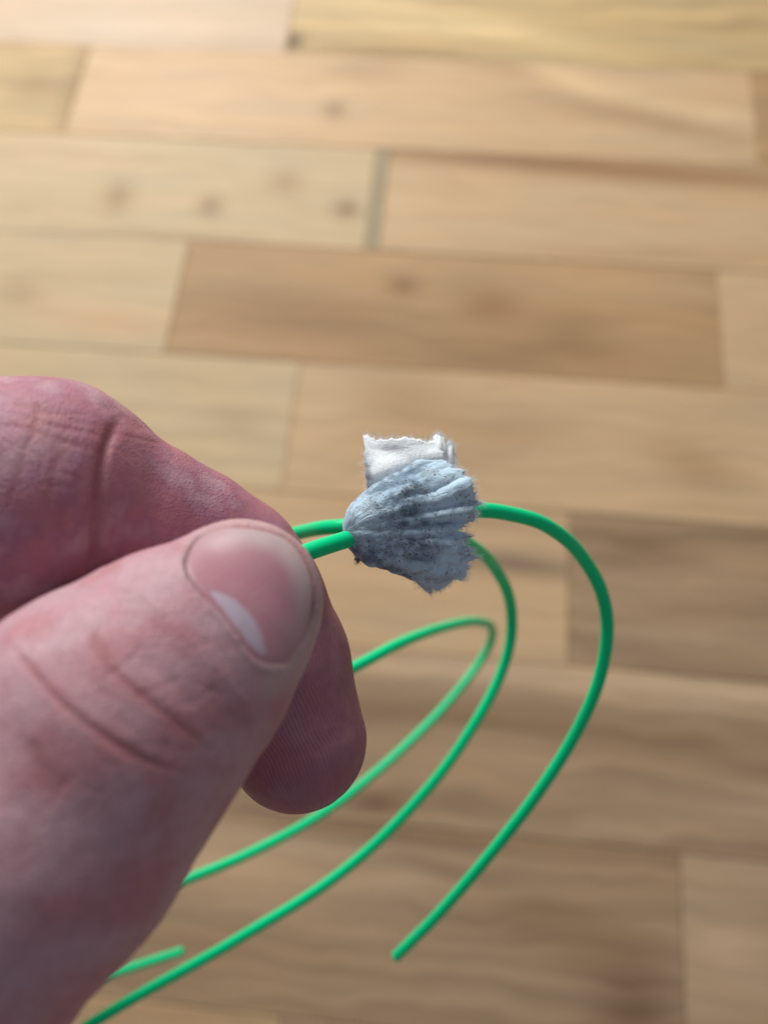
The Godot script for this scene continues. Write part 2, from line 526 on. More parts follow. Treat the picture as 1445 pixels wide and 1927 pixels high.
	for k in 34:
		var o := Vector3(-31.38, 5.67, 15.00) + Vector3(rng.randf_range(-8.0, 6.5), rng.randf_range(-8.0, 6.5), 0)
		var d := Vector3(0.97, -0.22, 0).rotated(Vector3.BACK, rng.randf_range(-0.35, 0.3))
		if k % 2 == 0:
			d = Vector3(-0.14, -0.99, 0).rotated(Vector3.BACK, rng.randf_range(-0.25, 0.25))
		var l := rng.randf_range(0.8, 2.8)
		finger_creases.append([[o - d * l, o - d * l * 0.3 + Vector3(rng.randf_range(-0.2, 0.2), 0, 0), o + d * l * 0.4, o + d * l + Vector3(rng.randf_range(-0.3, 0.3), 0, 0)], rng.randf_range(0.02, 0.05), rng.randf_range(0.12, 0.22), 0.45])
	for list in [creases, finger_creases]:
		for c in list:
			c[0] = PackedVector3Array(c[0])
			var box := AABB(c[0][0], Vector3.ZERO)
			for p in c[0]:
				box = box.expand(p)
			c.append(Rect2(box.position.x, box.position.y, box.size.x, box.size.y).grow(c[2] * 6.0))
	var blotch := FastNoiseLite.new()
	blotch.seed = 5
	blotch.frequency = 0.16
	blotch.fractal_octaves = 4
	var grainy := FastNoiseLite.new()
	grainy.seed = 9
	grainy.frequency = 0.9
	grainy.fractal_octaves = 2
	var lumpy := FastNoiseLite.new()
	lumpy.seed = 21
	lumpy.frequency = 0.22
	lumpy.fractal_octaves = 3
	var skin := Vector3(0.50, 0.28, 0.325)
	var finger_skin := Vector3(0.40, 0.172, 0.25)
	var red := Vector3(0.36, 0.13, 0.135)
	var waxy := Vector3(0.55, 0.41, 0.41)
	var grime := Vector3(0.10, 0.07, 0.05)
	var color := PackedColorArray()
	color.resize(verts.size())
	var uv := PackedVector2Array()
	uv.resize(verts.size())
	var ridged := PackedByteArray()
	ridged.resize(verts.size())
	var index_across := Vector3(0.0, 0.0, 1.0)
	var ridge_from := 0.0
	for k in 4:
		ridge_from += index.a[k].distance_to(index.a[k + 1])
	var ridge_long := 0.0
	for k in range(4, 8):
		ridge_long += index.a[k].distance_to(index.a[k + 1])
	ridge_long *= 1.02
	for k in verts.size():
		var p := verts[k]
		var n := normal[k]
		var push := lumpy.get_noise_3dv(p) * 0.07
		var on_thumb := thumb.at(p) < index.at(p) + 0.05
		var b := blotch.get_noise_3dv(p)
		var c := (skin if on_thumb else finger_skin)
		c = c.lerp(Vector3(0.47, 0.185, 0.215), clampf(b * 1.5 + 0.08, 0.0, 0.55))
		c = c.lerp(Vector3(0.53, 0.345, 0.395), clampf(-b * 1.5 - 0.05, 0.0, 0.55))
		c *= 1.0 + 0.10 * grainy.get_noise_3dv(p)
		if n.z > -0.1:
			for q in (creases if on_thumb else finger_creases):
				if not q[4].has_point(Vector2(p.x, p.y)):
					continue
				var d := near_line(p, q[0])
				var w: float = q[2]
				if d.x > w * 6.0:
					continue
				var ends := smoothstep(0.0, 0.22, d.y) * smoothstep(0.0, 0.22, 1.0 - d.y)
				var wob := 1.0 + 0.5 * lumpy.get_noise_3dv(p)
				var e := d.x / (w * wob)
				push -= q[1] * ends * exp(-e * e)
				push += q[1] * 0.03 * ends * exp(-(e - 2.1) * (e - 2.1))
				c = c.lerp(red, q[3] * 0.5 * ends * exp(-e * e * 0.22))
		if on_thumb and n.z > -0.3 and p.distance_to(Vector3(NAIL_MIDDLE.x, NAIL_MIDDLE.y, 19.0)) < 20.0:
			var h := nail_rho(p)
			var r := h.x
			if r < 1.45:
				var tip := smoothstep(21.5, 23.5, h.y) + (1.0 - smoothstep(7.0, 9.5, h.y)) if h.y < 12.0 else smoothstep(20.5, 23.0, h.y)
				tip = clampf(tip, 0.0, 1.0)
				if r < 1.0:
					push -= 0.25 * smoothstep(1.0, 0.80, r) + 0.45 * (1.0 - r * r)
				push -= 0.22 * exp(-pow((r - 1.0) / 0.03, 2.0)) * clampf(dirt_here(h.y) + 0.45 * tip, 0.0, 1.0)
				push += lerpf(0.09, 0.10, tip) * exp(-pow((r - 1.12) / 0.09, 2.0))
				c = c.lerp(waxy, 0.55 * exp(-pow((r - 1.12) / 0.10, 2.0)) * (0.3 + 0.7 * tip))
				var dirty := dirt_here(h.y)
				c = c.lerp(grime, clampf(dirty, 0.0, 1.0) * 0.9 * exp(-pow((r - 1.01) / 0.045, 2.0)))
				if tip > 0.0:
					c = c.lerp(Vector3(0.36, 0.16, 0.15), 0.55 * tip * exp(-pow((r - 1.015) / 0.03, 2.0)))
			var side := near_line(p, PackedVector3Array([Vector3(-9.18, -14.80, 22.00), Vector3(-7.47, -12.72, 21.00), Vector3(-6.51, -10.72, 19.00)]))
			c = c.lerp(waxy, 0.75 * exp(-pow(side.x / 1.3, 2.0)))
		if not on_thumb:
			var g := index.along(p)
			var s := mini(int(g.y), 7)
			var axis := (index.a[s + 1] - index.a[s]).normalized()
			var o := p - index.a[s].lerp(index.a[s + 1], g.y - s)
			var e1 := (index_across - axis * axis.dot(index_across)).normalized()
			var e2 := axis.cross(e1)
			uv[k] = Vector2((g.x - ridge_from) / ridge_long, atan2(o.dot(e2), o.dot(e1)) / TAU + 0.5)
			if g.y > 4.02:
				ridged[k] = 1
				c = c.lerp(Vector3(0.36, 0.15, 0.19), 0.6 * smoothstep(4.6, 6.5, g.y))
		verts[k] = (p + n * push) * MM
		color[k] = Color(c.x, c.y, c.z)
	normal = mesh_normals(verts, tris)

	var plain_skin := skin_material(pores(), true)
	var ridge_skin := skin_material(ridges(), false)
	var mesh := ArrayMesh.new()
	for pass_ in 2:
		var some := PackedInt32Array()
		for t in range(0, tris.size(), 3):
			var is_ridged := ridged[tris[t]] + ridged[tris[t + 1]] + ridged[tris[t + 2]] == 3
			if is_ridged:   # keep the seam of the unrolled finger out
				is_ridged = absf(uv[tris[t]].y - uv[tris[t + 1]].y) < 0.5 and absf(uv[tris[t]].y - uv[tris[t + 2]].y) < 0.5
			if is_ridged == (pass_ == 1):
				some.append_array(tris.slice(t, t + 3))
		commit(mesh, verts, normal, color, uv, some, ridge_skin if pass_ == 1 else plain_skin)
	# the rest of the hand and the wrist, outside the picture: coarser
	var rest := PackedVector3Array()
	var rest_tris := PackedInt32Array()
	nets(Vector3(-180, -290, -110), Vector3i(84, 160, 80), 2.0, 0.05, AABB(Vector3(-54, -54, -20), Vector3(100, 100, 60)), rest, rest_tris)
	var rest_normal := mesh_normals(rest, rest_tris)
	var rest_color := PackedColorArray()
	var rest_uv := PackedVector2Array()
	rest_uv.resize(rest.size())
	for k in rest.size():
		var c := skin.lerp(finger_skin, 0.4) * (1.0 + 0.2 * blotch.get_noise_3dv(rest[k]))
		rest_color.append(Color(c.x, c.y, c.z))
		rest[k] *= MM
	commit(mesh, rest, rest_normal, rest_color, rest_uv, rest_tris, plain_skin)

	var hand := thing("hand", held)
	tag(hand, "left hand pinching green lines between thumb and bent index finger", "hand")
	part("skin", mesh, null, hand)
	build_nail(hand)


func commit(mesh: ArrayMesh, verts: PackedVector3Array, normal: PackedVector3Array, color: PackedColorArray, uv: PackedVector2Array, tris: PackedInt32Array, mat: Material) -> void:
	if tris.is_empty():
		return
	var moved := PackedInt32Array()
	moved.resize(verts.size())
	moved.fill(-1)
	var v := PackedVector3Array()
	var n := PackedVector3Array()
	var c := PackedColorArray()
	var u := PackedVector2Array()
	var t := PackedInt32Array()
	for k in tris:
		if moved[k] < 0:
			moved[k] = v.size()
			v.append(verts[k])
			n.append(normal[k])
			c.append(color[k])
			u.append(uv[k])
		t.append(moved[k])
	var arrays := []
	arrays.resize(Mesh.ARRAY_MAX)
	arrays[Mesh.ARRAY_VERTEX] = v
	arrays[Mesh.ARRAY_NORMAL] = n
	arrays[Mesh.ARRAY_COLOR] = c
	arrays[Mesh.ARRAY_TEX_UV] = u
	arrays[Mesh.ARRAY_INDEX] = t
	mesh.add_surface_from_arrays(Mesh.PRIMITIVE_TRIANGLES, arrays)
	mesh.surface_set_material(mesh.get_surface_count() - 1, mat)


func skin_material(relief: Texture2D, everywhere: bool) -> StandardMaterial3D:
	var m := StandardMaterial3D.new()
	m.resource_name = "skin"
	m.vertex_color_use_as_albedo = true
	m.roughness = 0.52
	m.metallic_specular = 0.42
	m.subsurf_scatter_enabled = true
	m.subsurf_scatter_strength = 0.035
	m.heightmap_enabled = true
	m.heightmap_texture = relief
	if everywhere:
		m.uv1_triplanar = true
		m.uv1_scale = Vector3.ONE * 120.0
		m.heightmap_scale = 0.012
	else:
		m.heightmap_scale = 0.009
	return m


func pores() -> ImageTexture:
	var n := FastNoiseLite.new()
	n.seed = 3
	n.noise_type = FastNoiseLite.TYPE_CELLULAR
	n.cellular_return_type = FastNoiseLite.RETURN_DISTANCE2_SUB
	n.frequency = 0.055
	n.fractal_type = FastNoiseLite.FRACTAL_NONE
	var a := n.get_seamless_image(512, 512)
	var s := FastNoiseLite.new()
	s.seed = 8
	s.frequency = 0.03
	s.fractal_octaves = 4
	var b := s.get_seamless_image(512, 512)
	var im := Image.create(512, 512, false, Image.FORMAT_RGB8)
	for j in 512:
		for i in 512:
			var h := 0.55 * minf(a.get_pixel(i, j).r * 1.6, 1.0) + 0.45 * b.get_pixel(i, j).r
			im.set_pixel(i, j, Color(h, h, h))
	return ImageTexture.create_from_image(im)


# papillary ridges: they run along the finger and wander a little
func ridges() -> ImageTexture:
	var n := FastNoiseLite.new()
	n.seed = 31
	n.frequency = 1.0
	n.fractal_octaves = 2
	var im := Image.create(256, 1536, false, Image.FORMAT_RGB8)
	for j in 1536:
		for i in 256:
			var u := i / 256.0
			var v := j / 1536.0
			var warp := n.get_noise_2d(u * 2.0, v * 4.0) * 2.0 + n.get_noise_2d(u * 6.0, v * 14.0) * 0.25
			var f := smoothstep(0.12, 0.35, u)
			var h := 0.5 + (0.5 * sin((v * 118.0 + warp) * TAU) * (0.75 + 0.5 * n.get_noise_2d(u * 30.0, v * 90.0))) * f * 0.8 + 0.15 * n.get_noise_2d(u * 60.0, v * 80.0)
			im.set_pixel(i, j, Color(h, h, h))
	return ImageTexture.create_from_image(im)


func build_nail(hand: Node3D) -> void:
	var v := PackedVector3Array()
	var n := PackedVector3Array()
	var c := PackedColorArray()
	var t := PackedInt32Array()
	var rings := 26
	var spokes := 96
	var pink := Vector3(0.46, 0.215, 0.265)
	var pale := Vector3(0.54, 0.42, 0.43)
	var moon := Vector3(0.54, 0.47, 0.57)
	var speck := FastNoiseLite.new()
	speck.seed = 2
	speck.frequency = 0.35
	var lunula := PackedVector3Array([Vector3(-14.40, -6.81, 23.00), Vector3(-12.98, -7.88, 23.00), Vector3(-11.55, -9.58, 23.00), Vector3(-10.65, -11.10, 23.00), Vector3(-10.12, -12.35, 23.00)])
	for i in rings + 1:
		var r := float(i) / rings
		for j in spokes:
			var w := 24.0 * j / spokes
			var a := w / 24.0 * TAU
			var e := lerpf(nail_edge[int(w) % 24], nail_edge[(int(w) + 1) % 24], w - int(w))
			# smooth the outline between the 24 directions
			var e0 := nail_edge[(int(w) + 23) % 24]
			var e3 := nail_edge[(int(w) + 2) % 24]
			e = cubic_interpolate(nail_edge[int(w) % 24], nail_edge[(int(w) + 1) % 24], e0, e3, w - int(w))
			var p := Vector3(NAIL_MIDDLE.x + cos(a) * e * r, NAIL_MIDDLE.y + sin(a) * e * r, 26.0)
			for k in 40:
				var d := thumb.at(p)
				p.z -= d * 0.8
				if absf(d) < 0.002:
					break
			p.z += 0.012 * speck.get_noise_1d(((p.x - NAIL_MIDDLE.x) * -0.667 + (p.y - NAIL_MIDDLE.y) * 0.745) * 9.0) + 0.10 - 0.36 * (1.0 - r * r) - 0.16 * pow(r, 10.0) + 0.05 * cos(w / 24.0 * TAU - 0.7) * r
			v.append(p)
			var q := pink
			var tip := clampf(cos((w - 2.8) / 24.0 * TAU) * 0.8 + 0.35, 0.0, 1.0)
			q = q.lerp(pale, tip * smoothstep(0.6, 0.9, r))
			q = q.lerp(Vector3(0.5, 0.3, 0.33), 0.5 * clampf(speck.get_noise_2d(p.x, p.y) + 0.3, 0.0, 1.0))
			var lu := near_line(p, lunula)
			var wide := 0.8 * sin(clampf(lu.y, 0.0, 1.0) * PI * 0.9 + 0.25)
			q = q.lerp(moon, smoothstep(wide * 1.05, wide * 0.5, lu.x) * 0.85)
			q = q.lerp(Vector3(0.2, 0.13, 0.12), 0.55 * smoothstep(0.955, 1.0, r) * clampf(dirt_here(w) * 1.3, 0.0, 1.0))
			c.append(Color(q.x, q.y, q.z))
	for i in rings:
		for j in spokes:
			var a := i * spokes + j
			var b := i * spokes + (j + 1) % spokes
			t.append_array(PackedInt32Array([a, b + spokes, a + spokes, a, b, b + spokes]))
	n = mesh_normals(v, t)
	if n[spokes * 4].z < 0.0:
		for k in range(0, t.size(), 3):
			var s := t[k + 1]
			t[k + 1] = t[k + 2]
			t[k + 2] = s
		n = mesh_normals(v, t)
	for k in spokes:
		n[k] = n[spokes * 2]
	for k in v.size():
		v[k] *= MM
	var uv := PackedVector2Array()
	uv.resize(v.size())
	var m := StandardMaterial3D.new()
	m.resource_name = "nail"
	m.vertex_color_use_as_albedo = true
	m.roughness = 0.38
	m.metallic_specular = 0.45
	m.subsurf_scatter_enabled = true
	m.subsurf_scatter_strength = 0.06
	var mesh := ArrayMesh.new()
	commit(mesh, v, n, c, uv, t, m)
	part("thumbnail", mesh, null, hand)


# ---------------------------------------------------------------- lines
func tube(points: Array, radius: float) -> ArrayMesh:
	var curve := Curve3D.new()
	curve.bake_interval = 0.4
	for i in points.size():
		var before: Vector3 = points[maxi(i - 1, 0)]
		var after: Vector3 = points[mini(i + 1, points.size() - 1)]
		var p: Vector3 = points[i]
		var dir := (after - before).normalized()
		curve.add_point(p, -dir * p.distance_to(before) * 0.36, dir * p.distance_to(after) * 0.36)
	var path := curve.get_baked_points()
	var st := SurfaceTool.new()
	st.begin(Mesh.PRIMITIVE_TRIANGLES)
	st.set_smooth_group(0)
	var sides := 20
	var side := Vector3(0.3, 0.9, 0.2)
	var at := 0
	var rows := path.size()
	for i in rows:
		var dir := (path[mini(i + 1, rows - 1)] - path[maxi(i - 1, 0)]).normalized()
		side = (side - dir * side.dot(dir)).normalized()
		var up := dir.cross(side)
		for k in sides:
			var a := TAU * k / sides
			var o := side * cos(a) + up * sin(a)
			st.set_normal(o)
			st.add_vertex((path[i] + o * radius) * MM)
		if i:
			for k in sides:
				var a := at - sides + k
				var b := at - sides + (k + 1) % sides
				for q in [a, b + sides, b, a, a + sides, b + sides]:
					st.add_index(q)
		at += sides
	for e in 2:   # cut ends, slightly eased
		var i := 0 if e == 0 else rows - 1
		var out := (path[0] - path[1]).normalized() if e == 0 else (path[rows - 1] - path[rows - 2]).normalized()
		var s := (Vector3(0.3, 0.9, 0.2) - out * out.dot(Vector3(0.3, 0.9, 0.2))).normalized()
		var u := out.cross(s)
		var first := at
		for ring in 3:
			var r: float = [radius, radius * 0.93, radius * 0.8][ring]
			var lift: float = [0.0, 0.07, 0.1][ring]
			for k in sides:
				var o := s * cos(TAU * k / sides) + u * sin(TAU * k / sides)
				st.set_normal((o * [1.0, 0.7, 0.1][ring] + out * [0.0, 0.7, 1.0][ring]).normalized())
				st.add_vertex((path[i] + o * r + out * lift) * MM)
				at += 1
		st.set_normal(out)
		st.add_vertex((path[i] + out * 0.1) * MM)
		at += 1
		for ring in 2:
			for k in sides:
				var a := first + ring * sides + k
				var b := first + ring * sides + (k + 1) % sides
				for q in [a, b + sides, b, a, a + sides, b + sides]:
					st.add_index(q)
		for k in sides:
			for q in [first + 2 * sides + k, at - 1, first + 2 * sides + (k + 1) % sides]:
				st.add_index(q)
	return st.commit()


func build_lines() -> void:
	var m := StandardMaterial3D.new()
	m.resource_name = "green nylon"
	m.albedo_color = Color(0.0, 0.68, 0.28).linear_to_srgb()
	m.roughness = 0.30
	m.metallic_specular = 0.3
	m.subsurf_scatter_enabled = true
	m.subsurf_scatter_strength = 0.1
	var first := [Vector3(2.25, -83.65, -60.00), Vector3(9.49, -74.12, -56.00), Vector3(18.43, -60.34, -50.00), Vector3(26.58, -46.14, -44.00), Vector3(32.29, -33.24, -39.00), Vector3(34.46, -23.04, -35.00), Vector3(33.52, -14.24, -31.00), Vector3(28.79, -6.79, -25.00), Vector3(22.14, -1.91, -18.00), Vector3(16.20, -0.17, -14.50), Vector3(11.00, 0.17, -11.50), Vector3(3.74, -1.07, -7.50), Vector3(-3.22, -2.85, -2.00), Vector3(-8.95, -4.61, 2.00), Vector3(-13.82, -6.53, 4.50), Vector3(-19.64, -8.40, 4.00), Vector3(-30.87, -14.80, -8.00), Vector3(-36.77, -25.87, -22.00), Vector3(-32.97, -34.99, -36.00), Vector3(-20.17, -33.68, -46.00), Vector3(-5.44, -27.69, -52.00), Vector3(3.75, -24.35, -60.00), Vector3(14.03, -23.38, -75.00), Vector3(21.54, -24.78, -90.00), Vector3(26.32, -28.78, -104.00), Vector3(25.67, -34.87, -110.00), Vector3(19.47, -43.10, -108.00), Vector3(9.97, -52.05, -103.00), Vector3(-2.77, -61.23, -95.00), Vector3(-14.29, -66.67, -85.00), Vector3(-27.77, -70.67, -75.00), Vector3(-40.29, -73.36, -68.00), Vector3(-57.25, -77.45, -60.00), Vector3(-84.25, -88.65, -60.00), Vector3(-121.87, -99.89, -70.00)]
	var a := thing("plastic_line", held)
	tag(a, "green plastic line with its cut end pointing down, arching farthest right out of the cloth", "plastic line", "", "green plastic lines")
	part("strand", tube(first, 1.0), m, a)
	var second := [Vector3(-47.82, -104.69, -100.00), Vector3(-64.32, -110.91, -102.00), Vector3(-91.33, -120.44, -105.00), Vector3(-123.18, -130.02, -100.00), Vector3(-134.46, -136.09, -85.00), Vector3(-116.13, -137.62, -68.00), Vector3(-87.25, -118.65, -60.00), Vector3(-53.89, -95.21, -59.00), Vector3(-27.61, -81.32, -62.00), Vector3(-7.35, -68.15, -62.00), Vector3(7.85, -53.35, -62.00), Vector3(17.99, -39.17, -62.00), Vector3(23.10, -27.83, -61.00), Vector3(23.47, -18.28, -57.00), Vector3(19.27, -10.11, -46.00), Vector3(12.60, -4.68, -30.00), Vector3(5.68, -2.31, -20.00), Vector3(-4.72, -1.85, -15.00), Vector3(-13.61, -3.26, -25.00), Vector3(-26.02, -6.17, -31.00), Vector3(-41.54, -11.28, -34.00), Vector3(-55.65, -17.35, -36.00)]
	var b := thing("plastic_line", held)
	tag(b, "green plastic line sweeping from the cloth to the lower left behind the thumb", "plastic line", "", "green plastic lines")
	part("strand", tube(second, 1.0), m, b)


# ---------------------------------------------------------------- cloth
func cloth_picture(base: Color, soil: float) -> ImageTexture:
	var n := FastNoiseLite.new()
	n.seed = 12
	n.frequency = 1.0
	n.fractal_octaves = 4
	var size := 384
	var im := Image.create(size, size, false, Image.FORMAT_RGB8)
	for j in size:
		for i in size:
			var u := i / float(size)
			var v := j / float(size)
			var blot := n.get_noise_2d(u * 5.0, v * 7.0)
			var fibre := n.get_noise_2d(u * 70.0 + 20.0 * blot, v * 26.0)
			var dirt := clampf(blot * 0.8 + 0.1 + 0.5 * n.get_noise_2d(u * 16.0, v * 16.0), 0.0, 1.0) * soil
			var k := (1.0 + 0.22 * fibre) * (1.0 - 0.5 * dirt)
			im.set_pixel(i, j, Color(base.r * k * (1.0 + 0.10 * dirt), base.g * k, base.b * k * (1.0 - 0.08 * dirt)).linear_to_srgb())
	# the printed lattice of tiny dark pits, with grime caught in some of them
	var spots := int(1150 * soil)
	for s in spots:
		var row := s / 38
		var x := fposmod((s % 38 + 0.5 * (row % 2) + rng.randf_range(-0.3, 0.3)) / 38.0, 1.0)
		var y := fposmod((row + rng.randf_range(-0.3, 0.3)) / (spots / 38.0), 1.0)
		var deep := clampf(0.42 + n.get_noise_2d(x * 5.0, y * 7.0) * 1.5 + rng.randf_range(-0.3, 0.3) + 0.3 - y * 0.9, 0.0, 0.6)
		var r := rng.randf_range(0.9, 2.4)
		var cx := int(x * size)
		var cy := int(y * size)
		for dy in range(-3, 4):
			for dx in range(-3, 4):
				var d := Vector2(dx, dy * 1.2).length()
				if d < r + 0.6:
					var f := deep * clampf(r + 0.6 - d, 0.0, 1.0)
					var px := posmod(cx + dx, size)
					var py := posmod(cy + dy, size)
					im.set_pixel(px, py, im.get_pixel(px, py).lerp(Color(0.13, 0.13, 0.15), f))
	return ImageTexture.create_from_image(im)


func felt_relief() -> ImageTexture:
	var n := FastNoiseLite.new()
	n.seed = 44
	n.frequency = 1.0
	n.fractal_octaves = 3
	var im := Image.create(512, 512, false, Image.FORMAT_RGB8)
	for j in 512:
		for i in 512:
			var a := n.get_noise_2d(i * 0.10, j * 0.035)
			var b := n.get_noise_2d(i * 0.03 + 90.0, j * 0.12)
			var h := clampf(0.5 + 0.4 * maxf(a, b) + 0.15 * n.get_noise_2d(i * 0.4, j * 0.4), 0.0, 1.0)
			im.set_pixel(i, j, Color(h, h, h))
	return ImageTexture.create_from_image(im)


var felt: ImageTexture


func cloth_material(tex: Texture2D) -> StandardMaterial3D:
	var m := StandardMaterial3D.new()
	m.resource_name = "non-woven cloth"
	m.albedo_texture = tex
	m.vertex_color_use_as_albedo = true
	m.roughness = 0.95
	m.metallic_specular = 0.2
	m.heightmap_enabled = true
	m.heightmap_texture = felt
	m.heightmap_scale = 0.011
	m.rim_enabled = true
	m.rim = 0.4
	m.rim_tint = 0.3
	m.subsurf_scatter_enabled = true
	m.subsurf_scatter_strength = 0.04
	return m


# smears on the cloth: [middle, reach to the side, reach up, slope, strength], a negative one is a cleaner patch
func soiled(p: Vector3, soiling: Array) -> Color:
	var k := 0.0
	for q in soiling:
		var dx: float = p.x - q[0].x
		var dy: float = p.y - q[0].y - dx * q[3]
		k += q[4] * exp(-(dx * dx) / (q[1] * q[1]) - (dy * dy) / (q[2] * q[2]))
	k = clampf(k * (1.1 + 1.5 * smudge.get_noise_2d(p.x, p.y)), -0.75, 0.66)
	if p.z < -14.0 and k < 0.0:
		k = 0.0
	return Color(1.0 - k * 1.01, 1.0 - k * 0.97, 1.0 - k * 0.90)


# a sheet given as rows of points: both faces and the torn edge round it
func sheet(grid: Array, uvs: Array, thick: float, wraps: bool, soiling: Array) -> ArrayMesh:
	var rows := grid.size()
	var cols: int = grid[0].size()
	var v := PackedVector3Array()
	var c := PackedColorArray()
	var uv := PackedVector2Array()
	var t := PackedInt32Array()
	var span := cols if wraps else cols - 1
	for i in rows:
		for j in cols:
			v.append(grid[i][j])
			uv.append(uvs[i][j])
			c.append(soiled(grid[i][j], soiling))
	for i in rows - 1:
		for j in span:
			var a := i * cols + j
			var b := i * cols + (j + 1) % cols
			t.append_array(PackedInt32Array([a, b, b + cols, a, b + cols, a + cols]))
	var n := mesh_normals(v, t)
	var count := v.size()
	for k in count:
		v.append(v[k] - n[k] * thick)
		uv.append(uv[k])
		c.append(c[k])
	for k in range(0, t.size(), 3):
		t.append_array(PackedInt32Array([t[k] + count, t[k + 2] + count, t[k + 1] + count]))
	for j in span:
		var a := (rows - 1) * cols + j
		var b := (rows - 1) * cols + (j + 1) % cols
		t.append_array(PackedInt32Array([a, b, b + count, a, b + count, a + count]))
		a = j
		b = (j + 1) % cols
		t.append_array(PackedInt32Array([a, b + count, b, a, a + count, b + count]))
	if not wraps:
		for i in rows - 1:
			for side in 2:
				var a := i * cols + side * (cols - 1)
				var b := a + cols
				if side == 0:
					t.append_array(PackedInt32Array([a, b, b + count, a, b + count, a + count]))
				else:
					t.append_array(PackedInt32Array([a, b + count, b, a, a + count, b + count]))
	n = mesh_normals(v, t)
	for k in v.size():
		v[k] *= MM
	var mesh := ArrayMesh.new()
	commit(mesh, v, n, c, uv, t, null)
	return mesh


func hair(st: SurfaceTool, at: Vector3, dir: Vector3, long: float, radius: float) -> void:
	var p := at
	var d := dir.normalized()
	var curl := Vector3(rng.randf_range(-1, 1), rng.randf_range(-1, 1), rng.randf_range(-1, 1)) * 0.4
	var last := []
	var steps := 4
	for i in steps + 1:
		var side := d.cross(Vector3(0.31, 0.52, 0.79)).normalized()
		var up := d.cross(side)
		var r := radius * (1.0 - 0.6 * i / steps)
		var ring := []
		var out := []
		for k in 3:
			out.append(side * cos(TAU * k / 3.0) + up * sin(TAU * k / 3.0))
			ring.append((p + out[k] * r) * MM)
		if i:
			for k in 3:
				var m := (k + 1) % 3
				for q in [[last[k], out[k]], [ring[m], out[m]], [last[m], out[m]], [last[k], out[k]], [ring[k], out[k]], [ring[m], out[m]]]:
					st.set_normal(q[1])
					st.add_vertex(q[0])
		last = ring
		p += d * long / steps
		d = (d + curl).normalized()


